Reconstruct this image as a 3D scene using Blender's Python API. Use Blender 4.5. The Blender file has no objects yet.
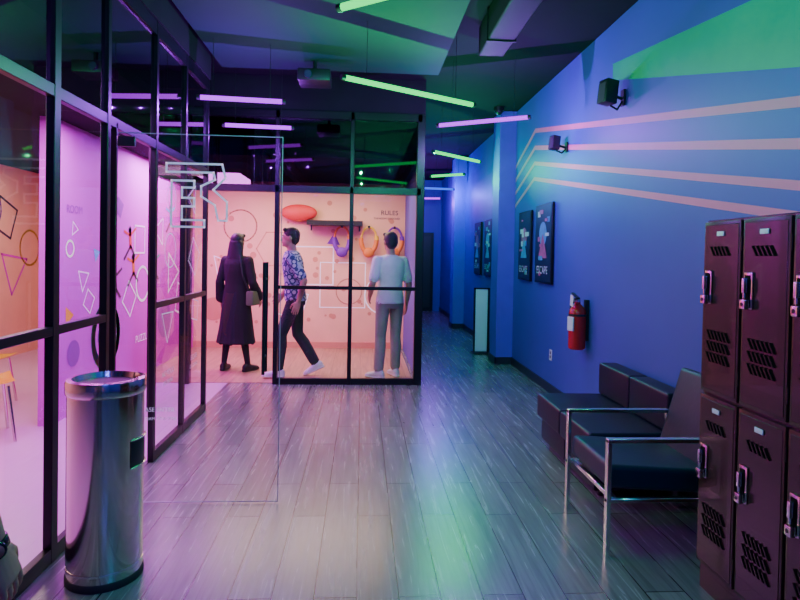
import bpy,bmesh,math,random
from mathutils import Vector,Matrix,Euler
from mathutils.bvhtree import BVHTree
random.seed(7)
sc=bpy.context.scene
V=Vector
# ------------------------------------------------------------ materials
def mat(name,col,rough=.5,metal=0.,emis=None,es=0.,noise=0.,nscale=6.,bump=0.,spec=.5,stretch=(1,1,1),coat=0.):
    m=bpy.data.materials.new(name); m.use_nodes=True
    nt=m.node_tree; N=nt.nodes; L=nt.links; b=N['Principled BSDF']
    b.inputs['Base Color'].default_value=(*col,1)
    b.inputs['Roughness'].default_value=rough
    b.inputs['Metallic'].default_value=metal
    b.inputs['Specular IOR Level'].default_value=spec
    b.inputs['Coat Weight'].default_value=coat
    if emis:
        b.inputs['Emission Color'].default_value=(*emis,1)
        b.inputs['Emission Strength'].default_value=es
    if noise or bump:
        g=N.new('ShaderNodeNewGeometry'); mp=N.new('ShaderNodeMapping'); mp.inputs['Scale'].default_value=stretch
        n=N.new('ShaderNodeTexNoise'); n.inputs['Scale'].default_value=nscale; n.inputs['Detail'].default_value=5
        L.new(g.outputs['Position'],mp.inputs[0]); L.new(mp.outputs[0],n.inputs['Vector'])
        if noise:
            mx=N.new('ShaderNodeMix'); mx.data_type='RGBA'
            mx.inputs[6].default_value=(*[c*(1-noise) for c in col],1)
            mx.inputs[7].default_value=(*[min(1,c*(1+noise)) for c in col],1)
            L.new(n.outputs['Fac'],mx.inputs[0]); L.new(mx.outputs[2],b.inputs['Base Color'])
        if bump:
            bp=N.new('ShaderNodeBump'); bp.inputs['Strength'].default_value=bump; bp.inputs['Distance'].default_value=.01
            L.new(n.outputs['Fac'],bp.inputs['Height']); L.new(bp.outputs[0],b.inputs['Normal'])
    return m
def glassmat(name,tint,base=.04,k=.6,pw=4.):
    m=bpy.data.materials.new(name); m.use_nodes=True
    nt=m.node_tree; N=nt.nodes; L=nt.links
    for n in list(N): N.remove(n)
    o=N.new('ShaderNodeOutputMaterial'); t=N.new('ShaderNodeBsdfTransparent'); t.inputs[0].default_value=(*tint,1)
    g=N.new('ShaderNodeBsdfGlossy'); g.inputs['Roughness'].default_value=.015; g.inputs[0].default_value=(.95,.95,.95,1)
    lw=N.new('ShaderNodeLayerWeight'); lw.inputs[0].default_value=.5
    p=N.new('ShaderNodeMath'); p.operation='POWER'; p.inputs[1].default_value=pw
    a=N.new('ShaderNodeMath'); a.operation='MULTIPLY_ADD'; a.inputs[1].default_value=k; a.inputs[2].default_value=base
    L.new(lw.outputs['Facing'],p.inputs[0]); L.new(p.outputs[0],a.inputs[0])
    mx=N.new('ShaderNodeMixShader'); L.new(a.outputs[0],mx.inputs[0]); L.new(t.outputs[0],mx.inputs[1]); L.new(g.outputs[0],mx.inputs[2])
    L.new(mx.outputs[0],o.inputs[0]); return m
def floormat(name,c1,c2,mort,rough):
    m=bpy.data.materials.new(name); m.use_nodes=True
    nt=m.node_tree; N=nt.nodes; L=nt.links; b=N['Principled BSDF']
    g=N.new('ShaderNodeNewGeometry'); s=N.new('ShaderNodeSeparateXYZ'); c=N.new('ShaderNodeCombineXYZ')
    L.new(g.outputs['Position'],s.inputs[0]); L.new(s.outputs['Y'],c.inputs['X']); L.new(s.outputs['X'],c.inputs['Y'])
    br=N.new('ShaderNodeTexBrick'); br.offset=.37; br.inputs['Scale'].default_value=1
    br.inputs['Brick Width'].default_value=1.3; br.inputs['Row Height'].default_value=.185
    br.inputs['Mortar Size'].default_value=.003; br.inputs['Mortar Smooth'].default_value=.2
    br.inputs['Color1'].default_value=(*c1,1); br.inputs['Color2'].default_value=(*c2,1); br.inputs['Mortar'].default_value=(*mort,1)
    L.new(c.outputs[0],br.inputs['Vector'])
    mp=N.new('ShaderNodeMapping'); mp.inputs['Scale'].default_value=(.9,16,1); L.new(c.outputs[0],mp.inputs[0])
    n=N.new('ShaderNodeTexNoise'); n.inputs['Scale'].default_value=2.2; n.inputs['Detail'].default_value=8; n.inputs['Distortion'].default_value=.8
    L.new(mp.outputs[0],n.inputs['Vector'])
    cr=N.new('ShaderNodeValToRGB'); cr.color_ramp.elements[0].position=.3; cr.color_ramp.elements[0].color=(.65,.65,.65,1)
    cr.color_ramp.elements[1].position=.72; cr.color_ramp.elements[1].color=(1.2,1.2,1.2,1); L.new(n.outputs['Fac'],cr.inputs[0])
    mx=N.new('ShaderNodeMix'); mx.data_type='RGBA'; mx.blend_type='MULTIPLY'; mx.inputs[0].default_value=1
    L.new(br.outputs['Color'],mx.inputs[6]); L.new(cr.outputs[0],mx.inputs[7]); L.new(mx.outputs[2],b.inputs['Base Color'])
    r=N.new('ShaderNodeMapRange'); r.inputs[3].default_value=rough-.05; r.inputs[4].default_value=rough+.07
    L.new(n.outputs['Fac'],r.inputs[0]); L.new(r.outputs[0],b.inputs['Roughness'])
    bp=N.new('ShaderNodeBump'); bp.inputs['Strength'].default_value=.3; bp.inputs['Distance'].default_value=.0015
    iv=N.new('ShaderNodeMath'); iv.operation='MULTIPLY_ADD'; iv.inputs[1].default_value=.16; L.new(n.outputs['Fac'],iv.inputs[0])
    ng=N.new('ShaderNodeMath'); ng.operation='MULTIPLY'; ng.inputs[1].default_value=-1.; L.new(br.outputs['Fac'],ng.inputs[0]); L.new(ng.outputs[0],iv.inputs[2])
    L.new(iv.outputs[0],bp.inputs['Height']); L.new(bp.outputs[0],b.inputs['Normal'])
    b.inputs['Specular IOR Level'].default_value=.85
    return m
M={}
M['wall_blue']=mat('paint_blue',(.068,.075,.39),.5,noise=.12,nscale=1.5,bump=.03)
M['pilaster']=mat('paint_violet',(.15,.09,.6),.5,noise=.1)
M['stripe']=mat('paint_coral_stripe',(.95,.17,.32),.5,noise=.08)
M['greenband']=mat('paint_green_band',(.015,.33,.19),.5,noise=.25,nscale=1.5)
M['base']=mat('baseboard_dark',(.02,.02,.035),.4,noise=.1)
M['floor']=floormat('vinyl_planks_grey',(.135,.155,.145),(.20,.225,.205),(.02,.02,.02),.25)
M['floor_in']=floormat('vinyl_planks_warm',(.42,.26,.15),(.5,.32,.2),(.2,.12,.08),.35)
M['floor_pink']=mat('epoxy_floor_pale',(.58,.34,.56),.3,noise=.06)
M['ceil']=mat('ceiling_black',(.010,.010,.014),.85,noise=.2,spec=.2)
M['soffit']=mat('gypsum_soffit',(.012,.06,.042),.75,noise=.1,nscale=2,spec=.2)
M['duct']=mat('duct_painted',(.008,.012,.011),.6,noise=.15,spec=.2)
M['frame']=mat('frame_black_aluminium',(.006,.006,.009),.35,metal=.3,noise=.1)
M['glass']=glassmat('clear_glass',(.96,.97,.98))
M['glassdoor']=glassmat('door_glass',(.93,.95,.96),.05,.5)
M['glassdark']=glassmat('tinted_glass',(.10,.09,.13),.10,.7,2.5)
M['gedge']=mat('glass_edge',(.35,.42,.42),.2)
M['black']=mat('black_plastic',(.012,.012,.014),.4,noise=.1)
M['rubber']=mat('rubber_black',(.02,.02,.02),.7,noise=.1)
M['steel']=mat('stainless_brushed',(.72,.66,.60),.15,metal=1,noise=.08,nscale=30,stretch=(1,1,.05))
M['chrome']=mat('chrome',(.8,.8,.8),.2,metal=1,noise=.02)
M['navy']=mat('leatherette_navy',(.006,.005,.02),.42,noise=.15,nscale=40,bump=.08,spec=.35)
M['teal']=mat('leatherette_teal',(.006,.022,.035),.42,noise=.15,nscale=40,bump=.08,spec=.4)
M['locker']=mat('locker_enamel_bronze',(.042,.022,.013),.27,metal=.25,noise=.25,nscale=5,coat=.2,spec=.4)
M['lockerdark']=mat('locker_slot_dark',(.0015,.0015,.0015),.7,noise=.1,spec=.1)
M['label']=mat('label_white',(.7,.7,.7),.5,noise=.03)
M['red']=mat('extinguisher_red',(.6,.015,.015),.25,noise=.05)
M['white']=mat('white_vinyl',(.85,.85,.85),.5,noise=.03)
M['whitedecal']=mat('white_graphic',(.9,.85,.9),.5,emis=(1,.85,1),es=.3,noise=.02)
M['frost']=mat('frosted_film',(.9,.85,.95),.6,noise=.05,emis=(1,.85,1),es=.22)  # emission stands in for room light scattering through the film
M['magenta']=mat('paint_magenta',(.66,.022,.66),.6,noise=.12,nscale=1.3,spec=.25)
M['magenta2']=mat('paint_deep_magenta',(.3,.02,.42),.6,noise=.1)
M['peach']=mat('paint_peach',(.88,.50,.33),.6,noise=.18,nscale=2.5)
M['peach2']=mat('paint_dark_peach',(.62,.27,.17),.6,noise=.1)
M['yellow']=mat('plastic_yellow',(.85,.6,.03),.4,noise=.05)
M['orange']=mat('felt_orange',(.7,.2,.02),.6,noise=.08)
M['purple']=mat('felt_purple',(.16,.02,.4),.6,noise=.08)
M['green']=mat('graphic_green',(.06,.85,.25),.6,noise=.08)
M['cyan']=mat('graphic_cyan',(.05,.7,.8),.6,noise=.08)
M['redg']=mat('graphic_red',(.6,.03,.04),.6,noise=.08)
M['ink']=mat('poster_ink_dark',(.02,.02,.05),.4,noise=.3,nscale=20)
M['posterblue']=mat('poster_cyan',(.12,.35,.6),.4,noise=.5,nscale=9)
M['posterred']=mat('poster_pink',(.6,.12,.25),.4,noise=.5,nscale=9)
def em(name,c,s): 
    m=mat(name,(0,0,0),1.,emis=c,es=s,spec=0.); return m
M['tubeG']=em('tube_green',(.0,1.,.17),2.1)
M['tubeP']=em('tube_purple',(.44,.0,1.),2.8)
M['tubeB']=em('tube_blue',(.02,.10,1.),2.)
# ------------------------------------------------------------ builder
class B:
    def __init__(s,name): s.n=name; s.bm=bmesh.new(); s.ms=[]
    def mi(s,m):
        m=M[m] if isinstance(m,str) else m
        if m not in s.ms: s.ms.append(m)
        return s.ms.index(m)
    def merge(s,t,m,smooth):
        i=s.mi(m)
        for f in t.faces: f.material_index=i; f.smooth=smooth
        me=bpy.data.meshes.new('t'); t.to_mesh(me); t.free(); s.bm.from_mesh(me); bpy.data.meshes.remove(me)
    def box(s,c,sz,m,bev=0.,rot=None,seg=2):
        t=bmesh.new(); bmesh.ops.create_cube(t,size=1)
        for v in t.verts: v.co=V((v.co.x*sz[0],v.co.y*sz[1],v.co.z*sz[2]))
        if bev: bmesh.ops.bevel(t,geom=list(t.edges),offset=bev,segments=seg,affect='EDGES',profile=.6)
        mt=Matrix.Translation(V(c))
        if rot: mt=mt@Euler(rot).to_matrix().to_4x4()
        bmesh.ops.transform(t,matrix=mt,verts=t.verts); s.merge(t,m,bool(bev) and seg>1)
    def bb(s,a,b,m,bev=0.,seg=2):
        a=V(a);b=V(b); s.box((a+b)/2,[abs(x) for x in (b-a)],m,bev,None,seg)
    def cyl(s,p0,p1,r,m,r2=None,seg=20):
        p0=V(p0);p1=V(p1); d=p1-p0; t=bmesh.new()
        bmesh.ops.create_cone(t,cap_ends=True,segments=seg,radius1=r,radius2=r if r2 is None else r2,depth=d.length)
        mt=Matrix.Translation((p0+p1)/2)@d.to_track_quat('Z','Y').to_matrix().to_4x4()
        bmesh.ops.transform(t,matrix=mt,verts=t.verts); s.merge(t,m,True)
    def sph(s,c,r,m,rot=None,seg=16):
        t=bmesh.new(); bmesh.ops.create_uvsphere(t,u_segments=seg,v_segments=max(8,seg//2),radius=1)
        r=(r,r,r) if isinstance(r,(int,float)) else r
        mt=Matrix.Translation(V(c))
        if rot: mt=mt@Euler(rot).to_matrix().to_4x4()
        mt=mt@Matrix.Diagonal((*r,1)); bmesh.ops.transform(t,matrix=mt,verts=t.verts); s.merge(t,m,True)
    def tube(s,pts,r,m,seg=10):
        pts=[V(p) for p in pts]
        for a,b in zip(pts,pts[1:]): s.cyl(a,b,r,m,seg=seg)
        for p in pts[1:-1]: s.sph(p,r,m,seg=10)
    def lathe(s,c,prof,m,seg=40):
        t=bmesh.new(); rings=[]
        for r,z in prof:
            rings.append([t.verts.new((c[0]+r*math.cos(2*math.pi*i/seg),c[1]+r*math.sin(2*math.pi*i/seg),c[2]+z)) for i in range(seg)])
        for a,b in zip(rings,rings[1:]):
            for i in range(seg): t.faces.new((a[i],a[(i+1)%seg],b[(i+1)%seg],b[i]))
        t.faces.new(rings[0][::-1]); t.faces.new(rings[-1]); s.merge(t,m,True)
    def poly(s,vs,m):
        t=bmesh.new(); t.faces.new([t.verts.new(V(v)) for v in vs]); s.merge(t,m,False)
    def strip(s,pts,w,fr,m,closed=False):
        o,u,v=V(fr[0]),V(fr[1]),V(fr[2]); n=len(pts)
        for i in range(n if closed else n-1):
            a=V(pts[i]); b=V(pts[(i+1)%n]); d=(b-a)
            if d.length<1e-6: continue
            d=d.normalized(); q=V((-d.y,d.x))*w/2; a=a-d*w*.5; b=b+d*w*.5
            s.poly([o+u*p.x+v*p.y for p in (a+q,b+q,b-q,a-q)],m)
    def shape(s,kind,cx,cy,r,w,fr,m,rot=0.):
        k={'c':28,'t':3,'s':4,'h':6}[kind]; 
        pts=[(cx+r*math.cos(rot+2*math.pi*i/k),cy+r*math.sin(rot+2*math.pi*i/k)) for i in range(k)]
        if w>0: s.strip(pts,w,fr,m,True)
        else:
            o,u,v=V(fr[0]),V(fr[1]),V(fr[2]); s.poly([o+u*p[0]+v*p[1] for p in pts],m)
    def done(s):
        me=bpy.data.meshes.new(s.n); s.bm.to_mesh(me); s.bm.free()
        for m in s.ms: me.materials.append(m)
        try: me.set_sharp_from_angle(angle=math.radians(38))
        except Exception: pass
        o=bpy.data.objects.new(s.n,me); sc.collection.objects.link(o); return o
def textmesh(body,size,mt):
    cu=bpy.data.curves.new('t','FONT'); cu.body=body; cu.size=size; cu.align_x='CENTER'
    o=bpy.data.objects.new('t',cu); sc.collection.objects.link(o)
    dg=bpy.context.evaluated_depsgraph_get(); me=bpy.data.meshes.new_from_object(o.evaluated_get(dg)); 
    bpy.data.objects.remove(o); me.transform(mt); return me
def addtext(b,body,size,origin,u,v,m):
    u=V(u);v=V(v);n=u.cross(v); mt=Matrix.Translation(V(origin))@Matrix((u,v,n)).transposed().to_4x4()
    me=textmesh(body,size,mt); i=b.mi(m); n0=len(b.bm.faces); b.bm.from_mesh(me); b.bm.faces.ensure_lookup_table()
    for f in b.bm.faces[n0:]: f.material_index=i
    bpy.data.meshes.remove(me)
XR=2.1; XL=-1.46; CZ=3.5; YF=6.9; YE=16.; YB=-2.5
# ------------------------------------------------------------ shell
b=B('floor'); b.bb((XL-.05,YB,-.1),(XR+.1,YE,0),'floor'); b.done()
b=B('floor_game_room'); b.bb((-4.9,YB,-.1),(XL-.05,9.6,0),'floor_pink'); b.done()
b=B('floor_escape_room'); b.bb((-2.6,YF+.03,0),(.62,9.5,.006),'floor_in'); b.done()
b=B('ceiling'); b.bb((-4.9,YB,CZ),(XR+.1,YE,CZ+.1),'ceil'); b.done()
b=B('ceiling_game_room'); b.bb((-4.8,YB,2.6),(XL-.08,5.7,2.68),'ceil'); b.bb((-4.8,5.7,2.6),(-2.0,9.5,2.68),'ceil'); b.bb((-2.0,YF+.06,2.6),(.62,9.5,2.68),'ceil'); b.done()
b=B('ceiling_soffit'); b.bb((XL+.06,YB+.02,3.3),(.73,6.0,CZ),'soffit'); b.done()
b=B('wall_back'); b.bb((-4.9,YB-.1,0),(XR+.1,YB,CZ),'wall_blue'); b.done()
b=B('wall_end'); b.bb((.6,YE,0),(XR+.1,YE+.1,CZ),'wall_blue')
b.bb((1.0,YE-.04,0),(1.9,YE,2.1),'frame'); b.bb((1.08,YE-.05,.1),(1.82,YE-.04,2.0),'black'); b.done()
b=B('wall_right'); b.bb((XR,YB,0),(XR+.1,YE,CZ),'wall_blue')
xx=XR-.003
def wp(y,z): return (xx,y,z)
for z0,z1,zf,w in ((2.29,3.05,2.73,.055),(2.086,2.84,2.55,.055),(1.885,2.65,2.37,.05),(1.735,2.46,2.19,.05)):
    sl=(z1-z0)/(7.28-2.877); za=z0-sl*(2.877-1.0)
    b.poly([wp(1.0,za-w/2),wp(7.28,z1-w/2),wp(7.28,z1+w/2),wp(1.0,za+w/2)],'stripe')
    b.poly([wp(7.28,z1-w/2),wp(8.19,zf-w/2),wp(8.19,zf+w/2),wp(7.28,z1+w/2)],'stripe')
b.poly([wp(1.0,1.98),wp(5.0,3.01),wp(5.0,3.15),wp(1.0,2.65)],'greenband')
b.done()
b=B('trim_1'); 
for y in (8.2,12.2): b.bb((XR-.23,y,0),(XR,y+.4,CZ),'pilaster')
b.done()
b=B('baseboard_right')
for y0,y1 in ((YB,8.2),(8.6,12.2),(12.6,YE)): b.bb((XR-.015,y0,0),(XR,y1,.1),'base')
for y in (8.2,12.2): b.bb((XR-.245,y-.012,0),(XR-.0,y,.1),'base'); b.bb((XR-.245,y-.012,0),(XR-.23,y+.412,.1),'base')
b.done()
b=B('wall_corridor'); b.bb((.67,YF+.05,0),(.70,YE,CZ),'wall_blue'); b.done()
b=B('wall_left')
P0=3.53
posts=[-2.4,-.4,1.0,2.95,P0,4.33,5.03,5.72]
for y in posts:
    w=.03 if y<3.4 else .022
    b.bb((XL-.03,y-w,0),(XL+.012,y+w,CZ-.2),'frame',.003,1)
b.bb((XL-.025,3.63,0),(XL+.01,3.655,2.25),'frame',.003,1)
for y0,y1 in zip(posts,posts[1:]):
    b.bb((XL-.03,y0,2.21),(XL+.01,y1,2.27),'frame',.003,1); b.bb((XL-.03,y0,3.0),(XL+.01,y1,3.1),'frame')
    if y0!=P0:
        b.bb((XL-.03,y0,1.085),(XL+.01,y1,1.13),'frame',.003,1); b.bb((XL-.03,y0,0),(XL+.01,y1,.07),'frame',.003,1)
b.bb((XL-.05,YB,3.1),(XL+.02,5.75,CZ),'ceil')
b.bb((-1.98,5.69,0),(-1.93,5.74,3.1),'frame'); b.bb((-1.98,5.69,2.2),(XL,5.74,2.27),'frame'); b.bb((-1.98,5.69,3.0),(XL,5.75,CZ),'frame')
b.bb((-1.98,5.75,2.2),(-1.93,YF,2.27),'frame'); b.bb((-1.98,5.75,3.0),(-1.91,YF,CZ),'frame')
b.done()
def pane(name,vs,m):
    q=B(name); q.poly(vs,m); return q.done()
k=1
for y0,y1 in zip(posts,posts[1:]):
    if y0!=P0: 
        pane('window_%d'%k,[(XL-.01,y0,.06),(XL-.01,y1,.06),(XL-.01,y1,2.22),(XL-.01,y0,2.22)],'glass'); k+=1
    pane('window_%d'%k,[(XL-.01,y0,2.26),(XL-.01,y1,2.26),(XL-.01,y1,3.02),(XL-.01,y0,3.02)],'glassdark'); k+=1
pane('window_%d'%k,[(-1.95,5.75,0.02),(-1.95,YF,0.02),(-1.95,YF,2.21),(-1.95,5.75,2.21)],'glass'); k+=1
b=B('wall_storefront')
for x,w in ((-1.95,.06),(-.97,.05),(-.13,.045),(.655,.09)): b.bb((x-w/2,YF-.05,0),(x+w/2,YF+.04,3.1),'frame',.004,1)
b.bb((-1.93,YF-.05,2.18),(.66,YF+.03,2.26),'frame',.003,1); b.bb((-1.93,YF-.05,3.02),(.66,YF+.03,3.1),'frame')
b.bb((-.97,YF-.04,1.085),(.66,YF+.02,1.125),'frame',.003,1); b.bb((-.97,YF-.04,0),(.66,YF+.02,.07),'frame',.003,1)
b.bb((-1.98,YF-.02,3.1),(.70,YF+.04,CZ),'ceil')
b.done()
for x0,x1 in ((-.97,-.13),(-.13,.66)):
    pane('window_%d'%k,[(x0,YF,.06),(x1,YF,.06),(x1,YF,2.19),(x0,YF,2.19)],'glass'); k+=1
for x0,x1 in ((-1.93,-.97),(-.97,-.13),(-.13,.66)):
    pane('window_%d'%k,[(x0,YF,2.25),(x1,YF,2.25),(x1,YF,3.03),(x0,YF,3.03)],'glassdark'); k+=1
b=B('wall_game_room_side'); b.bb((-4.9,YB,0),(-4.8,9.6,2.6),'peach')
fr=((-4.797,0,0),(0,1,0),(0,0,1))
for kd,y,z,r,m in (('c',8.0,2.0,.3,'purple'),('t',8.6,1.2,.35,'magenta'),('s',7.6,1.0,.3,'ink'),('c',7.2,1.7,.2,'orange'),('s',8.4,1.9,.3,'ink'),('t',7.9,.5,.3,'cyan'),('c',9.0,1.5,.25,'yellow')):
    b.shape(kd,y,z,r,.03,fr,m,.4)
b.done()
b=B('wall_partition_magenta'); b.bb((-2.7,5.2,0),(-2.6,9.5,2.6),'magenta')
fr=((-2.597,0,0),(0,1,0),(0,0,1)); w='whitedecal'
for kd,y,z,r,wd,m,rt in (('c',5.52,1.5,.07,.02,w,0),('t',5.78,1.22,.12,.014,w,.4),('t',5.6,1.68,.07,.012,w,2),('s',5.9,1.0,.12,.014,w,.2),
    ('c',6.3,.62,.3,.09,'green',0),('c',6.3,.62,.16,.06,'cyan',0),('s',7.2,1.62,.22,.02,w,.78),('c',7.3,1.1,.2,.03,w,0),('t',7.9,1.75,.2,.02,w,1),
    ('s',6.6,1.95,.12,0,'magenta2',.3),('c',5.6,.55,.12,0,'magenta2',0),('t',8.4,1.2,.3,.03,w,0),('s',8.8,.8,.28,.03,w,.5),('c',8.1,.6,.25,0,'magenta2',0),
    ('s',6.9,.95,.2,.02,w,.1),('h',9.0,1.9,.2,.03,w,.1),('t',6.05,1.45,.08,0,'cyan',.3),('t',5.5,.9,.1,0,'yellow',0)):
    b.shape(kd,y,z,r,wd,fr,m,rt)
for y,z,c in ((6.9,1.6,'redg'),(6.5,1.15,'ink'),(7.7,1.3,'green'),(6.3,.95,'redg'),(8.3,1.95,'cyan'),(7.0,1.3,'orange')):
    b.shape('c',y,z+.12,.04,0,fr,'ink'); b.strip([(y,z+.1),(y+.02,z-.06)],.07,fr,c)
    b.strip([(y-.16,z+.1),(y,z+.06),(y+.17,z+.14)],.03,fr,c); b.strip([(y-.15,z-.2),(y+.02,z-.06),(y+.14,z-.16)],.035,fr,'ink')
addtext(b,'PUZZLE',.12,(-2.596,7.3,.42),(0,1,0),(0,0,1),w); addtext(b,'ROOM',.1,(-2.596,5.6,1.82),(0,1,0),(0,0,1),'magenta2')
b.done()
b=B('wall_escape_room'); b.bb((-4.8,9.5,0),(.7,9.6,2.6),'peach')
fr=((0,9.497,0),(1,0,0),(0,0,1)); 
for kd,x,z,r,wd,m,rt in (('s',-.75,1.3,.42,.02,w,.785),('c',-.2,.9,.2,.015,'peach2',0),('c',-1.9,1.9,.25,.02,'peach2',0),('s',-1.1,.7,.3,.015,w,.5),
    ('t',-2.1,1.2,.3,.015,w,.2),('c',.35,.85,.3,.02,w,0),('h',-1.35,1.55,.3,.015,'peach2',0),('s',-.3,1.0,.5,.015,w,.785),('c',-2.3,.6,.18,0,'peach2',0),
    ('t',-.45,1.7,.12,0,'purple',1.5),('c',-1.5,1.1,.06,0,'peach2',0),('c',-1.7,1.45,.05,0,'peach2',0)): b.shape(kd,x,z,r,wd,fr,m,rt)
for i in range(60):
    b.shape('c',random.uniform(-2.4,.5),random.uniform(.4,2.3),random.uniform(.015,.045),0,((0,9.496-i*.00002,0),(1,0,0),(0,0,1)),'peach2')
addtext(b,'RULES',.10,(.42,9.494,2.12),(1,0,0),(0,0,1),'ink'); addtext(b,'THE ROOM IS LOCKED',.04,(.38,9.494,2.05),(1,0,0),(0,0,1),'ink')
b.bb((-2.6,9.47,0),(.62,9.5,.1),'peach2')
b.done()
b=B('red_wall_dome'); 
b.sph((-.99,9.40,2.12),(.28,.08,.13),'redg',seg=28); b.cyl((-.99,9.43,2.02),(-.99,9.43,1.99),.06,'orange'); b.done()
b=B('wall_shelf'); b.bb((-.85,9.2,1.93),(.0,9.5,2.0),'black'); b.cyl((-.8,9.45,1.95),(-.8,9.45,1.85),.012,'black'); b.cyl((-.05,9.45,1.95),(-.05,9.45,1.85),.012,'black'); b.done()
def loop(name,x,z,c1,c2):
    q=B(name)
    q.cyl((x,9.38,z+.2),(x,9.5,z+.2),.02,'black')
    pts=[(x+.12*math.sin(t),9.4,z-.20*math.cos(t)) for t in [i*math.pi/10 for i in range(21)]]
    for i,(a,c) in enumerate(zip(pts,pts[1:])): q.cyl(a,c,.016 if 5<i<15 else .036,c1 if (i<5 or i>14) else c2,seg=12)
    for i,a in enumerate(pts[:-1]): q.sph(a,.016 if 5<i<15 else .036,c1 if (i<5 or i>14) else c2,seg=12)
    q.sph((x,9.39,z-.2),(.09,.045,.08),c1); q.done()
loop('hanging_helmet_strap',-.32,1.72,'purple','orange'); loop('hanging_helmet_strap',.10,1.72,'orange','yellow')
loop('hanging_helmet_strap',.50,1.72,'orange','purple')
def ychair(x,y,rz,c):
    q=B('plastic_chair')
    R=Matrix.Rotation(rz,4,'Z')
    def T(p): return R@V(p)+V((x,y,0))
    for lx,ly in ((-.19,-.18),(.19,-.18),(-.19,.18),(.19,.18)): q.cyl(T((lx*1.15,ly*1.15,0)),T((lx*.9,ly*.9,.43)),.012,'steel')
    t=bmesh.new(); n=9; g=[]
    prof=[(-.22,.45),(-.15,.43),(0,.42),(.14,.43),(.2,.5),(.23,.62),(.25,.74),(.27,.84)]
    for i,(py,pz) in enumerate(prof):
        row=[]
        for j in range(n):
            u=(j/(n-1)-.5)*2; wd=.22 if i<5 else .22-.03*(i-4)
            row.append(t.verts.new(T((u*wd,py-(.05*u*u if i>4 else 0),pz+.03*u*u))))
        g.append(row)
    for i in range(len(g)-1):
        for j in range(n-1): t.faces.new((g[i][j],g[i][j+1],g[i+1][j+1],g[i+1][j]))
    bmesh.ops.solidify(t,geom=list(t.faces),thickness=.015); q.merge(t,c,True); q.done()
ychair(-2.95,4.85,2.2,'yellow'); ychair(-3.6,5.9,1.4,'yellow')
# ------------------------------------------------------------ glass door
b=B('door_1'); yd=3.60; x0,x1=-1.43,-.48
b.poly([(x0,yd,.012),(x1,yd,.012),(x1,yd,2.18),(x0,yd,2.18)],'glassdoor')
for a,c in (((x0,yd,.012),(x1,yd,.012)),((x0,yd,2.18),(x1,yd,2.18)),((x1,yd,.012),(x1,yd,2.18))): b.cyl(a,c,.003,'gedge',seg=6)
b.bb((x0,yd-.012,0.02),(x0+.1,yd+.012,.08),'black',.003,1); b.bb((x0,yd-.012,2.10),(x0+.1,yd+.012,2.16),'black',.003,1)
for s in (-1,1):
    b.cyl((x1-.09,yd+.045*s,.78),(x1-.09,yd+.045*s,1.44),.010,'black')
    for z in (.88,1.34): b.cyl((x1-.09,yd,z),(x1-.09,yd+.045*s,z),.007,'black')
fr=((0,yd-.004,0),(1,0,0),(0,0,1))
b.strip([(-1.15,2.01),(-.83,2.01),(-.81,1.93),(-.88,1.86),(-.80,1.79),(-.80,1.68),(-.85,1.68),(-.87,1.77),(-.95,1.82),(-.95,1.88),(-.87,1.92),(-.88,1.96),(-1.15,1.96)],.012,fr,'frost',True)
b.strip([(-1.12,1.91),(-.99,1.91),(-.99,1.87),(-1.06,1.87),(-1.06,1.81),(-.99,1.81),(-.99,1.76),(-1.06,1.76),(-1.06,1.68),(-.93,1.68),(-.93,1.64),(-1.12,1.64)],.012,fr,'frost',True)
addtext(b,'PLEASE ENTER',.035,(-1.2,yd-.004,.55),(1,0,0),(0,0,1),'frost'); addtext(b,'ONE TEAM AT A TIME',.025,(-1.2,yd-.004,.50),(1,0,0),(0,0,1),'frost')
b.done()
b=B('window_lettering')
for y,t in ((4.68,'NO FOOD'),(5.38,'ESCAPE')): addtext(b,t,.06,(XL-.006,y,.55),(0,1,0),(0,0,1),'white'); addtext(b,'OR DRINK',.05,(XL-.006,y,.48),(0,1,0),(0,0,1),'white')
fr=((XL-.006,0,0),(0,1,0),(0,0,1))
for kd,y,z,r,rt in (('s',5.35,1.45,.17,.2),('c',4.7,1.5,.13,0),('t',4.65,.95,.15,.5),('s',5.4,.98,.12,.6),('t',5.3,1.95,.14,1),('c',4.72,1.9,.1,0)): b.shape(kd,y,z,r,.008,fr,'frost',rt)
b.done()
# ------------------------------------------------------------ LED tubes
def tube(a,c,m,col,P,top=CZ):
    q=B('led_tube_light'); a=V(a);c=V(c); d=(c-a).normalized()
    q.cyl(a,c,.021,m,seg=14)
    for p,s in ((a,-1),(c,1)): q.cyl(p,p+d*.03*s,.022,'black',seg=14)
    for f in (.15,.85):
        p=a.lerp(c,f); q.cyl(p+V((0,0,.018)),(p.x,p.y,top),.002,'black',seg=6)
    q.done()
    for f in (.1,.5,.9):
        p=a.lerp(c,f)+V((0,0,-.10)); l=bpy.data.lights.new('tube_glow','POINT'); l.energy=P/3; l.color=col; l.shadow_soft_size=0.0
        o=bpy.data.objects.new('tube_glow',l); o.location=p; sc.collection.objects.link(o)
G=(.01,1,.28); PU=(.38,.02,1); BL=(.10,.10,1); BT=(.05,.35,1)
Z=2.83
tube((-.153,4.58,Z),(.944,5.26,Z),'tubeG',G,80)
tube((.78,6.23,Z+.02),(1.6,5.83,Z+.04),'tubeP',PU,105)
tube((-1.38,5.16,Z-.04),(-.72,5.3,Z-.02),'tubeP',PU,60,3.3)
tube((-1.42,6.25,Z-.04),(-.77,6.4,Z-.02),'tubeP',PU,30)
tube((.90,7.7,Z),(1.62,8.4,Z),'tubeG',G,60)
tube((1.15,10.1,Z),(1.63,9.76,Z),'tubeG',G,36)
tube((1.0,11.9,Z),(1.8,12.0,Z),'tubeB',BL,90)
tube((.85,14.2,Z),(1.8,14.0,Z),'tubeP',PU,70)
tube((-.13,3.28,Z),(.80,2.6,Z),'tubeG',G,80,3.3)
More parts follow.
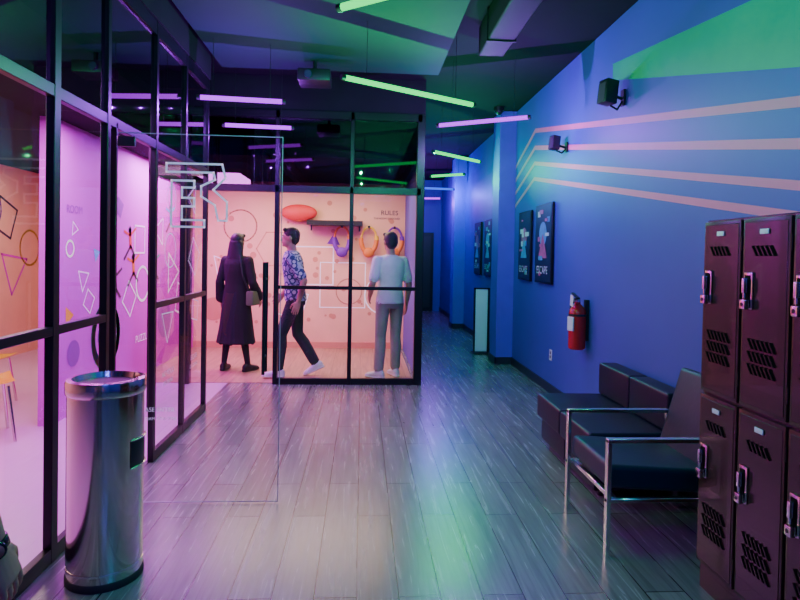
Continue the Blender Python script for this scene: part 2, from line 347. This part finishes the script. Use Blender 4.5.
tube((.2,1.2,Z),(.90,.6,Z),'tubeB',BT,62,3.3)  # unseen tube overhead, added to light the near wall
tube((-1.1,.9,Z),(-.2,1.7,Z),'tubeP',PU,60,3.3)  # another unseen tube, added for purple light on the near end
tube((-.1,-1.2,Z),(.7,-1.2,Z),'tubeB',BL,62,3.3)  # unseen tube behind the camera, added as blue fill for the near wall
def area(name,loc,sx,sy,P,col,rot=(0,0,0)):
    l=bpy.data.lights.new(name,'AREA'); l.shape='RECTANGLE'; l.size=sx; l.size_y=sy; l.energy=P; l.color=col
    o=bpy.data.objects.new(name,l); o.location=loc; o.rotation_euler=rot; sc.collection.objects.link(o)
area('escape_room_light',(-.8,8.3,2.58),2.4,1.0,98,(1,.68,.5))
area('game_room_light',(-2.05,4.4,2.58),.7,2.0,130,(.9,.13,1))
area('game_room_light',(-2.2,7.6,2.58),.5,1.4,105,(.9,.14,1))
area('game_room_light',(-3.8,4.0,2.58),1.2,2.0,50,(1,.75,.66))
area('game_room_light',(-3.8,7.2,2.58),1.2,1.6,60,(1,.78,.62))
# ------------------------------------------------------------ ceiling items
b=B('air_duct'); b.bb((.98,YB+.05,3.24),(1.20,5.2,3.49),'duct',.01,1)
for y in (0,1.2,2.4,3.6,4.8): b.bb((.97,y,3.23),(1.21,y+.03,3.5),'duct')
b.done()
b=B('ceiling_projector'); b.bb((-.62,5.55,3.08),(-.32,5.85,3.19),'black',.015); b.cyl((-.47,5.7,3.19),(-.47,5.7,3.3),.02,'black'); b.cyl((-.52,5.56,3.13),(-.52,5.52,3.13),.035,'ink'); b.bb((-.57,5.62,3.19),(-.37,5.78,3.205),'black'); b.done()
b=B('dome_camera'); b.cyl((1.80,8.0,CZ),(1.80,8.0,CZ-.05),.07,'black'); b.sph((1.80,8.0,CZ-.05),.055,'black'); b.done()
def speaker(y,z,s):
    q=B('wall_speaker'); q.box((XR-.14,y,z),(.14*s,.15*s,.24*s),'black',.01,(0,.12,.25)); q.box((XR-.14-.072*s,y-.018*s,z-.005),(.006,.12*s,.2*s),'rubber',.003,(0,.12,.25),1)
    q.box((XR-.014,y,z-.04),(.016,.06,.16*s),'black'); q.cyl((XR-.01,y,z-.05),(XR-.12,y,z-.02),.012,'black'); q.tube([(XR-.01,y,z-.05),(XR-.06,y,z-.17*s),(XR-.12,y,z-.13*s)],.008,'black'); q.done()
speaker(4.76,2.84,.8); speaker(6.1,2.68,.6)
# ------------------------------------------------------------ posters
def poster(y0,y1,z0,z1,a,c,seed):
    q=B('framed_poster'); r=random.Random(seed); X=XR-.008
    q.bb((X-.025,y0,z0),(X,y1,z1),'frame',.004,1); q.bb((X-.028,y0+.025,z0+.025),(X-.024,y1-.025,z1-.025),'ink')
    h=z1-z0; w=y1-y0; fr=((X-.031,0,0),(0,1,0),(0,0,1))
    q.shape('c',(y0+y1)/2,z0+h*.62,w*.22,0,fr,a); q.shape('t',(y0+y1)/2,z0+h*.42,w*.3,0,((X-.0315,0,0),(0,1,0),(0,0,1)),c,math.pi/2)
    for i in range(9):
        u=y0+.06+r.random()*(w-.25); z=z0+.06+r.random()*(h-.15); q.bb((X-.0335,u,z),(X-.028,u+.12*r.random()+.04,z+.02+.05*r.random()),r.choice([a,c,'label']))
    addtext(q,'ESCAPE',w*.2,(X-.034,(y0+y1)/2,z0+h*.12),(0,-1,0),(0,0,1),'label'); q.done()
poster(6.45,7.08,1.20,2.11,'posterblue','posterred',1); poster(7.28,7.85,1.20,2.08,'posterred','posterblue',2)
poster(9.5,10.1,1.17,2.10,'posterblue','posterblue',3); poster(10.4,11.0,1.17,2.10,'posterred','posterblue',4)
b=B('standing_sign'); b.bb((1.75,9.12,.03),(1.94,9.16,.99),'white',.004,1); b.bb((1.73,9.11,.0),(1.75,9.17,1.01),'black'); b.bb((1.94,9.11,0),(1.97,9.17,1.01),'black'); b.bb((1.73,9.11,.99),(1.97,9.17,1.01),'black'); b.bb((1.71,9.0,0),(1.98,9.28,.015),'black'); b.done()
b=B('wall_outlet'); b.bb((XR-.008,6.45,.36),(XR,6.53,.48),'label',.002,1); b.bb((XR-.01,6.475,.385),(XR-.007,6.505,.415),'black'); b.bb((XR-.01,6.475,.43),(XR-.007,6.505,.46),'black'); b.done()
b=B('fire_extinguisher'); cx,cy=XR-.10,5.44; zz=.65
b.lathe((cx,cy,zz),[(.06,0),(.075,.012),(.078,.04),(.078,.33),(.07,.37),(.05,.40),(.028,.42),(.026,.44)],'red',28)
z=zz-.62
b.cyl((cx,cy,1.05+z),(cx,cy,1.10+z),.024,'chrome'); b.box((cx-.03,cy-.02,1.12+z),(.03,.15,.014),'black',.004,(.25,0,0)); b.box((cx-.03,cy-.03,1.09+z),(.03,.14,.012),'black',.003,(-.1,0,0))
b.cyl((cx-.03,cy,1.08+z),(cx-.055,cy,1.08+z),.018,'label')
b.tube([(cx,cy+.03,1.08+z),(cx-.02,cy+.10,1.04+z),(cx-.03,cy+.12,.92+z),(cx-.03,cy+.10,.78+z),(cx-.03,cy+.085,.7+z)],.011,'rubber'); b.cyl((cx-.03,cy+.085,.72+z),(cx-.03,cy+.085,.64+z),.012,'black',.02)
b.box((cx-.072,cy-.03,.86+z),(.016,.08,.13),'label',.003,(0,0,.35),1); b.poly([(cx-.07,cy-.08,1.12+z),(cx-.075,cy-.02,1.13+z),(cx-.08,cy-.02,1.03+z),(cx-.075,cy-.08,1.02+z)],'label')
b.bb((XR-.03,cy-.03,.7+z),(XR,cy+.03,1.08+z),'black')
b.lathe((cx,cy,.93+z),[(.0795,0),(.0795,.02)],'black',28); b.done()
# ------------------------------------------------------------ trash bin
b=B('trash_bin'); c=(-1.16,2.82,0); s=.95
def pr(L): return [(r*s,z) for r,z in L]
b.lathe(c,pr([(.172,0),(.174,.004),(.174,.03),(.17,.035)]),'rubber')
b.lathe(c,pr([(.168,.03),(.17,.035),(.17,.845),(.176,.85),(.178,.86),(.178,.90),(.174,.912),(.15,.915),(.145,.90),(.14,.885)]),'steel',56)
b.lathe(c,pr([(.145,.88),(.14,.889),(.02,.891)]),'black')
b.lathe(c,pr([(.1715,.065),(.1722,.07),(.1715,.075)]),'chrome',56)
t=bmesh.new(); rows=[]
A0=-30
for i in range(15):
    a=math.radians(A0+i*4.2); rows.append([t.verts.new((c[0]+r*s*math.cos(a),c[1]+r*s*math.sin(a),z)) for r,z in ((.171,.52),(.1727,.525),(.1727,.635),(.171,.64))])
for p,q in zip(rows,rows[1:]):
    for j in range(3): t.faces.new((p[j],q[j],q[j+1],p[j+1]))
b.merge(t,'black',True); 
for z in (.518,.642): 
    pts=[(c[0]+.174*s*math.cos(math.radians(A0+i*4.2)),c[1]+.174*s*math.sin(math.radians(A0+i*4.2)),z) for i in range(15)]; b.tube(pts,.004,'chrome',6)
b.done()
# ------------------------------------------------------------ sofa
b=B('lounge_sofa')
for y0,y1 in ((3.62,4.165),(4.175,4.72)):
    b.bb((1.46,y0,.05),(2.07,y1,.23),'navy',.012); b.bb((1.42,y0,.23),(2.07,y1,.41),'navy',.022,3)
    b.bb((1.92,y0,.41),(2.07,y1,.66),'navy',.022,3)
    for x in (1.53,2.0):
        for y in (y0+.07,y1-.07): b.cyl((x,y,0),(x,y,.06),.02,'black')
b.done()
# ------------------------------------------------------------ chrome chair
b=B('chrome_armchair'); dx=.02
for y in (2.92,3.50):
    b.bb((1.22+dx,y-.018,0),(1.242+dx,y+.018,.59),'chrome',.003,1); b.bb((1.22+dx,y-.018,.575),(1.90+dx,y+.018,.597),'chrome',.003,1)
    b.box((1.87+dx,y,.29),(.022,.036,.61),'chrome',.003,(0,-.12,0),1); b.bb((1.22+dx,y-.015,.275),(1.88+dx,y+.015,.297),'chrome',.003,1)
b.bb((1.27,2.92,.275),(1.30,3.50,.30),'chrome',.003,1); b.bb((1.80,2.92,.275),(1.83,3.50,.30),'chrome',.003,1)
b.box((1.55,3.21,.375),(.58,.53,.12),'teal',.028,(0,.06,0),3)
b.box((1.89,3.21,.61),(.09,.53,.50),'teal',.028,(0,.28,0),3)
b.bb((1.89,2.92,.5),(1.91,3.50,.53),'chrome',.003,1)
b.done()
# ------------------------------------------------------------ lockers
b=B('locker_bank'); ys=[2.65,2.37,2.08,1.79,1.50,1.21]; xf=1.56
b.bb((xf+.02,ys[-1],0),(XR-.02,ys[0],.12),'locker'); b.bb((xf+.012,ys[-1],.12),(XR-.02,ys[0],1.68),'locker',.004,1)
for i in range(5):
    ya,yb=ys[i],ys[i+1]
    for z0,z1 in ((.13,.895),(.91,1.67)):
        b.bb((xf-.006,yb+.008,z0),(xf+.014,ya-.008,z1),'locker',.005,2)
        b.bb((xf-.008,yb+.02,z0+.015),(xf-.005,ya-.02,z1-.015),'locker',.002,1)
        cy=(ya+yb)/2
        def slots(zc,n,rows,sp=.026,yo=0):
            for r in range(rows):
                for j in range(n):
                    b.box((xf-.0095,cy+yo+(j-(n-1)/2)*sp,zc-r*.05),(.006,.006,.046),'lockerdark',0,(-.6,0,0))
                    b.box((xf-.012,cy+yo+(j-(n-1)/2)*sp+.006,zc-r*.05),(.010,.004,.046),'locker',0,(-.6,0,0))
        slots(z1-.13,5,1); slots(z0+.26,6,3)
        b.box((xf-.012,cy,z1-.055),(.004,.05,.02),'label',.001,None,1)
        hy=ya-.06; hz=z0+.47
        b.box((xf-.012,hy,hz),(.010,.052,.15),'steel',.006); b.box((xf-.018,hy,hz+.005),(.004,.034,.115),'lockerdark',.002,None,1)
        b.box((xf-.028,hy,hz+.02),(.022,.016,.06),'chrome',.004); b.cyl((xf-.03,hy,hz-.03),(xf-.03,hy,hz+.0),.006,'chrome'); b.box((xf-.03,hy,hz-.055),(.022,.034,.04),'steel',.006); b.cyl((xf-.042,hy,hz-.055),(xf-.038,hy,hz-.055),.008,'black')
        for zz in (z0+.1,z1-.1): b.cyl((xf-.004,yb+.006,zz-.03),(xf-.004,yb+.006,zz+.03),.005,'locker',seg=8)
b.done()
# ------------------------------------------------------------ people
class Fig:
    def __init__(s): s.v=[];s.f=[];s.l=[]
    def loft(s,rings,lab,n=16):
        base=len(s.v)
        for c,U,W in rings:
            for i in range(n):
                a=2*math.pi*i/n; s.v.append(c+U*math.cos(a)+W*math.sin(a))
        for k in range(len(rings)-1):
            for i in range(n):
                j=(i+1)%n; s.f.append((base+k*n+i,base+k*n+j,base+(k+1)*n+j,base+(k+1)*n+i)); s.l.append(lab)
        s.f.append(tuple(base+i for i in range(n))[::-1]); s.l.append(lab)
        e=base+(len(rings)-1)*n; s.f.append(tuple(e+i for i in range(n))); s.l.append(lab)
    def cap(s,p0,p1,r0,r1,lab,n=16,flat=1.,side=None):
        p0=V(p0);p1=V(p1); d=(p1-p0).normalized()
        U=(V(side)-d*d.dot(V(side))).normalized() if side else d.orthogonal().normalized(); W=d.cross(U)*flat
        R=[]
        for t in (80,50,20): 
            a=math.radians(t); R.append((p0-d*r0*math.sin(a),U*r0*math.cos(a),W*r0*math.cos(a)))
        R.append((p0,U*r0,W*r0)); R.append((p1,U*r1,W*r1))
        for t in (20,50,80):
            a=math.radians(t); R.append((p1+d*r1*math.sin(a),U*r1*math.cos(a),W*r1*math.cos(a)))
        s.loft(R,lab,n)
    def ell(s,c,r,lab,rot=(0,0,0),n=18):
        m=Euler(rot).to_matrix(); c=V(c); R=[]
        for t in range(-80,81,16):
            a=math.radians(t); R.append((c+m@V((0,0,r[2]*math.sin(a))),m@V((r[0]*math.cos(a),0,0)),m@V((0,r[1]*math.cos(a),0))))
        s.loft(R,lab,n)
    def rings(s,L,lab,n=24):
        s.loft([(V((x,y,z)),V((rx,0,0)),V((0,ry,0))) for (x,y,z,rx,ry) in L],lab,n)
def finish(fig,voxel,smooth=2):
    me=bpy.data.meshes.new('src'); me.from_pydata([tuple(v) for v in fig.v],[],fig.f); me.update()
    bm=bmesh.new(); bm.from_mesh(me); bmesh.ops.recalc_face_normals(bm,faces=bm.faces); bm.to_mesh(me); bm.free()
    tree=BVHTree.FromPolygons([tuple(v) for v in fig.v],fig.f)
    o=bpy.data.objects.new('src',me); sc.collection.objects.link(o)
    r=o.modifiers.new('r','REMESH'); r.mode='VOXEL'; r.voxel_size=voxel
    s=o.modifiers.new('s','SMOOTH'); s.iterations=smooth; s.factor=.5
    dg=bpy.context.evaluated_depsgraph_get(); dg.update()
    out=bpy.data.meshes.new_from_object(o.evaluated_get(dg))
    for p in out.polygons:
        q=tree.find_nearest(p.center); p.material_index=fig.l[q[2]] if q[2] is not None else 0; p.use_smooth=True
    bpy.data.objects.remove(o); return out
SK,HA,TOP,BOT,SH,SO,EY,AC,WH=range(9)
def hand(fig,w,d,n,s,curl,lab=SK):
    w=V(w);d=V(d).normalized();n=V(n); n=(n-d*n.dot(d)).normalized(); s=V(s); s=(s-d*s.dot(d)-n*s.dot(n)).normalized()
    fig.loft([(w-d*.03,s*.027,n*.021),(w,s*.028,n*.019),(w+d*.025,s*.036,n*.018),(w+d*.06,s*.042,n*.016),(w+d*.09,s*.041,n*.013),(w+d*.098,s*.034,n*.009)],lab,16)
    for off,L in ((.031,.066),(.0105,.075),(-.0105,.070),(-.031,.056)):
        p=w+d*.088+s*off
        for k,fr_ in enumerate((.45,.32,.26)):
            ang=curl*(.5+.8*k); dd=(d*math.cos(ang)+n*math.sin(ang)+s*off*1.2*(1 if k==0 else .5)).normalized()
            q=p+dd*L*fr_; fig.cap(p,q,.0088-.0008*k,.0082-.0009*k,lab,10); p=q
    p=w+d*.028+s*.028; q=p+(d*.65+s*.6+n*.25).normalized()*.042; fig.cap(p,q,.015,.0105,lab,10)
    r=q+(d*.85+s*.25+n*.35).normalized()*.032; fig.cap(q,r,.0105,.0088,lab,10); fig.cap(r,r+(d*.9+n*.4).normalized()*.022,.0088,.0075,lab,10)
def person(name,loc,yaw,H,cols,pose,long_hair=False,robe=False,sleeve=.75,watch=False,headyaw=0.):
    ms=[mat(name+'_'+n,c,r,noise=nz,nscale=ns) for n,c,r,nz,ns in cols]
    F=Fig(); J=pose; lean=J.get('lean',0.)
    def sp(z): return lean*(z-.92)
    T=[(.84,.15,.11),(.90,.168,.118),(.97,.165,.115),(1.06,.148,.105),(1.16,.150,.108),(1.27,.168,.116),(1.36,.178,.112),(1.41,.165,.098),(1.45,.115,.08),(1.475,.075,.068)]
    if robe: T=[(z,rx*.9,ry) for z,rx,ry in T]
    F.rings([(0,sp(z),z,rx,ry) for z,rx,ry in T if z<.99],BOT)
    F.rings([(0,sp(z),z,rx+.012,ry+.012) for z,rx,ry in [(.90,.17,.12)]+[t for t in T if t[0]>.94]],TOP)
    ny=sp(1.48)
    F.cap((0,ny-.01,1.44),(0,ny+.012,1.56),.058,.052,SK)
    if robe:
        F.rings([(0,sp(z),z,rx,ry) for z,rx,ry in ((.36,.255,.21),(.45,.24,.19),(.6,.22,.17),(.8,.195,.15),(.95,.18,.135),(1.1,.155,.12),(1.3,.17,.12))],TOP,30)
        for a in range(9):
            t=a/9*2*math.pi; F.cap((.235*math.cos(t),.19*math.sin(t),.37),(.14*math.cos(t),.10*math.sin(t),.95),.026,.012,TOP,8)
    for side in ('L','R'):
        sx=-1 if side=='L' else 1
        hip=V((sx*.092,sp(.92),.90)); kn=V(J['knee'+side]); an=V(J['ank'+side]); 
        F.cap(hip,kn,.092,.066,BOT); 
        cal=kn.lerp(an,.3)+V((0,-.012,0)); e=kn.lerp(an,.9)
        if robe: F.cap(kn,cal,.05,.052,BOT); F.cap(cal,an,.05,.035,BOT)
        else: F.cap(kn,cal,.066,.068,BOT); F.cap(cal,e,.068,.062,BOT); F.cap(e,an,.045,.04,SO)
        pit=J.get('pitch'+side,0.); fy=J.get('foot'+side,0.)
        m=Matrix.Rotation(-fy*1.,3,'Z')@Matrix.Rotation(pit,3,'X')
        def Q(x,y,z): return an+m@V((x,y,z-.09))
        X=m@V((1,0,0)); Zv=m@V((0,0,1))
        F.loft([(Q(0,-.078,.05),X*.022,Zv*.028),(Q(0,-.06,.055),X*.036,Zv*.045),(Q(0,-.01,.058),X*.041,Zv*.05),(Q(0,.05,.047),X*.042,Zv*.038),(Q(0,.11,.038),X*.047,Zv*.03),(Q(0,.155,.032),X*.043,Zv*.024),(Q(0,.18,.028),X*.025,Zv*.016)],SH,18)
        F.loft([(Q(0,-.084,.014),X*.026,Zv*.012),(Q(0,-.06,.014),X*.042,Zv*.014),(Q(0,.03,.014),X*.042,Zv*.014),(Q(0,.12,.014),X*.051,Zv*.014),(Q(0,.165,.016),X*.045,Zv*.013),(Q(0,.19,.018),X*.022,Zv*.01)],WH if not robe else SH,18)
    hands=[]
    for side in ('L','R'):
        sx=-1 if side=='L' else 1
        sh=V((sx*.178*(.92 if robe else 1),sp(1.4),1.405)); el=V(J['elb'+side]); wr=V(J['wri'+side])
        F.cap(V((sx*.10,sp(1.4),1.41)),sh,.06,.058,TOP)
        F.cap(sh,el,.050,.039,SK if sleeve<1 else TOP); F.cap(el,el.lerp(wr,.35),.040,.039,SK if sleeve<1.2 else TOP); F.cap(el.lerp(wr,.35),wr,.039,.026,SK)
        F.cap(sh,sh.lerp(el,min(1,sleeve)),.064,.062 if sleeve<1 else .052,TOP)
        if sleeve>1: F.cap(el,el.lerp(wr,.88),.054,.05 if not robe else .075,TOP)
        hands.append((wr,wr-el,sx))
    hy=ny+.02; m=Matrix.Rotation(headyaw,3,'Z'); hc=V((0,hy,1.56))
    def h(x,y,z): return hc+m@V((x,y,z))
    hr=(0,0,headyaw)
    F.ell(h(0,-.004,.085),(.074,.093,.098),SK,hr,22); F.ell(h(0,.022,.018),(.056,.068,.066),SK,hr)
    F.ell(h(0,.078,-.018),(.022,.018,.016),SK,hr,10)
    F.cap(h(0,.086,.075),h(0,.106,.045),.009,.014,SK,10); F.ell(h(0,.097,.04),(.018,.012,.009),SK,hr,10)
    F.ell(h(0,.083,.098),(.05,.014,.010),SK,hr,12)
    F.ell(h(0,.088,.012),(.024,.010,.009),SK,hr,10)
    for sx in (-1,1): F.ell(h(sx*.077,-.005,.065),(.010,.02,.033),SK,hr,10)
    F.ell(h(0,-.018,.115),(.083,.098,.088),HA,hr,24); F.ell(h(0,-.045,.075),(.077,.068,.09),HA,hr,20)
    F.cap(h(-.04,.06,.165),h(.045,.055,.165),.026,.026,HA,12)
    if long_hair:
        F.loft([(h(0,-.02,.15),V((.06,0,0)),V((0,.07,0))),(h(0,-.045,.08),V((.092,0,0)),V((0,.075,0))),(h(0,-.06,-.02),V((.105,0,0)),V((0,.06,0))),(h(0,-.075,-.12),V((.115,0,0)),V((0,.05,0))),(h(0,-.085,-.26),V((.10,0,0)),V((0,.035,0)))],HA,20)
    body=finish(F,.0085,2)
    bm=bmesh.new(); bm.from_mesh(body)
    for wr,d,sx in hands:
        G2=Fig(); hand(G2,wr,d+V((0,.02,0)),(-sx,.0,0),(0,1,0),J.get('curl',.35)); hm=finish(G2,.0032,2); bm.from_mesh(hm); bpy.data.meshes.remove(hm)
    me2=bpy.data.meshes.new(name); 
    D=Fig()
    for sx in (-1,1):
        D.ell(h(sx*.031,.083,.082),(.013,.008,.007),WH,hr,10); D.ell(h(sx*.031,.090,.082),(.006,.004,.006),EY,hr,8)
        D.ell(h(sx*.031,.089,.101),(.019,.006,.004),HA,hr,8)
    D.ell(h(0,.096,.013),(.02,.005,.0035),AC,hr,10)
    if watch:
        wr=V(J['wriR']); d=(wr-V(J['elbR'])).normalized(); c=wr-d*.012
        U=d.orthogonal().normalized(); W=d.cross(U)
        D.loft([(c-d*.012,U*.0285,W*.0285),(c-d*.010,U*.031,W*.031),(c+d*.010,U*.031,W*.031),(c+d*.012,U*.0285,W*.0285)],EY,24)
        o=V((.6,-.8,0)).normalized(); o=(o-d*o.dot(d)).normalized()
        pc=c+o*.030; e=d.cross(o)
        D.loft([(pc,e*.02,d*.021),(pc+o*.008,e*.021,d*.022),(pc+o*.011,e*.018,d*.019)],EY,20)
        D.loft([(pc+o*.0105,e*.015,d*.016),(pc+o*.0118,e*.015,d*.016)],AC,20)
    dm=bpy.data.meshes.new('d'); dm.from_pydata([tuple(v) for v in D.v],[],D.f)
    for p,l in zip(dm.polygons,D.l): p.material_index=l; p.use_smooth=True
    dm.update(); bm.from_mesh(dm); bmesh.ops.recalc_face_normals(bm,faces=[f for f in bm.faces]); bm.to_mesh(me2); bm.free()
    for m_ in ms: me2.materials.append(m_)
    k_=H/1.75; zmin=min(v.co.z for v in me2.vertices)
    me2.transform(Matrix.Translation((0,0,-zmin))); me2.transform(Matrix.Scale(k_,4)); 
    o=bpy.data.objects.new(name,me2); o.location=loc; o.rotation_euler=(0,0,yaw); sc.collection.objects.link(o); return o
SKIN=('skin',(.42,.22,.15),.5,.08,20)
def cols(hair,top,bot,shoe,sock=(.6,.6,.6),skin=SKIN,topn=(.1,20)):
    return [skin,('hair',hair,.55,.3,60),('top',top,.8,*topn),('trousers',bot,.8,.12,20),('shoes',shoe,.5,.05,20),('socks',sock,.8,.05,20),('dark',(.01,.01,.01),.2,.0,5),('accent',(.35,.1,.09),.4,.05,20),('sole',(.75,.74,.7),.5,.05,20)]
stand=dict(kneeL=(-.10,.01,.49),ankL=(-.115,-.02,.09),kneeR=(.10,.01,.49),ankR=(.115,-.02,.09),elbL=(-.245,-.03,1.12),wriL=(-.26,.05,.88),elbR=(.245,-.03,1.12),wriR=(.26,.05,.88))
p=dict(stand); p.update(kneeL=(-.11,.0,.49),ankL=(-.16,-.02,.09),kneeR=(.11,.0,.49),ankR=(.16,.02,.09),elbL=(-.23,-.03,1.13),wriL=(-.25,.05,.9),elbR=(.24,-.02,1.13),wriR=(.23,.14,.93),footR=.25,footL=-.25)
wom=person('woman_in_black_robe',(-1.56,7.62,.006),-.35,1.72,cols((.003,.003,.003),(.003,.003,.004),(.005,.004,.005),(.01,.01,.01)),p,long_hair=True,robe=True,sleeve=1.5)
p=dict(stand); p.update(kneeL=(-.09,.15,.50),ankL=(-.09,.18,.09),kneeR=(.09,-.02,.49),ankR=(.09,-.24,.14),pitchR=-.42,pitchL=.0,elbL=(-.235,-.12,1.14),wriL=(-.24,-.06,.90),elbR=(.235,.04,1.13),wriR=(.235,.18,.95),lean=.09)
mw=person('man_walking',(-.79,7.26,.006),math.pi/2,1.78,cols((.01,.008,.006),(.5,.55,.6),(.012,.014,.024),(.7,.7,.7)),p,sleeve=.8)
tm=mw.data.materials[TOP]; nt=tm.node_tree; vo=nt.nodes.new('ShaderNodeTexVoronoi'); vo.inputs['Scale'].default_value=16
g=nt.nodes.new('ShaderNodeNewGeometry'); nt.links.new(g.outputs['Position'],vo.inputs['Vector']); cr=nt.nodes.new('ShaderNodeValToRGB'); cr.color_ramp.interpolation='CONSTANT'
e=cr.color_ramp.elements; e[0].color=(.5,.52,.55,1); e[1].position=.36; e[1].color=(.03,.06,.14,1); x=cr.color_ramp.elements.new(.6); x.color=(.35,.4,.5,1)
nt.links.new(vo.outputs['Distance'],cr.inputs[0]); nt.links.new(cr.outputs[0],nt.nodes['Principled BSDF'].inputs['Base Color'])
p=dict(stand); p.update(kneeL=(-.11,.02,.49),ankL=(-.15,-.02,.09),kneeR=(.10,.03,.49),ankR=(.10,.02,.09),elbL=(-.26,-.04,1.13),wriL=(-.20,.14,.98),footL=-.5,footR=.1)
person('man_in_white_shirt',(.345,7.28,.006),.45,1.76,cols((.012,.01,.008),(.7,.68,.66),(.30,.27,.23),(.6,.6,.6)),p,sleeve=.75)
p=dict(stand); p.update(elbR=(.25,-.03,1.13),wriR=(.295,.03,.90))
person('bystander_with_watch',(-1.055,1.30,0),0,1.66,cols((.03,.02,.015),(.05,.05,.06),(.02,.025,.04),(.1,.1,.1),skin=('skin',(.62,.22,.13),.5,.08,20)),p,sleeve=.7,watch=True)
b=B('handbag'); b.box((.23,.0,.92),(.10,.22,.18),'green',.025,(0,0,.1)); b.tube([(.22,-.08,1.0),(.16,-.13,1.2),(.10,-.11,1.45)],.008,'black'); b.tube([(.22,.08,1.0),(.19,.13,1.2),(.12,.09,1.43)],.008,'black'); o=b.done(); o.parent=wom
o.data.materials[0]=mat('handbag_olive',(.10,.16,.06),.6,noise=.1)
# ------------------------------------------------------------ world, camera
w=bpy.data.worlds.new('world'); sc.world=w; w.use_nodes=True; w.node_tree.nodes['Background'].inputs[0].default_value=(.02,.02,.06,1); w.node_tree.nodes['Background'].inputs[1].default_value=.5
cam=bpy.data.cameras.new('camera'); cam.lens=27; cam.sensor_width=36; cam.clip_start=.05; cam.shift_y=-.0438
co=bpy.data.objects.new('camera',cam)
co.matrix_world=Matrix.Translation((0,0,1.5))@Matrix.Rotation(math.radians(-3.62),4,'Z')@Matrix.Rotation(math.radians(89.0),4,'X')@Matrix.Rotation(.018,4,'Z')
sc.collection.objects.link(co); sc.camera=co
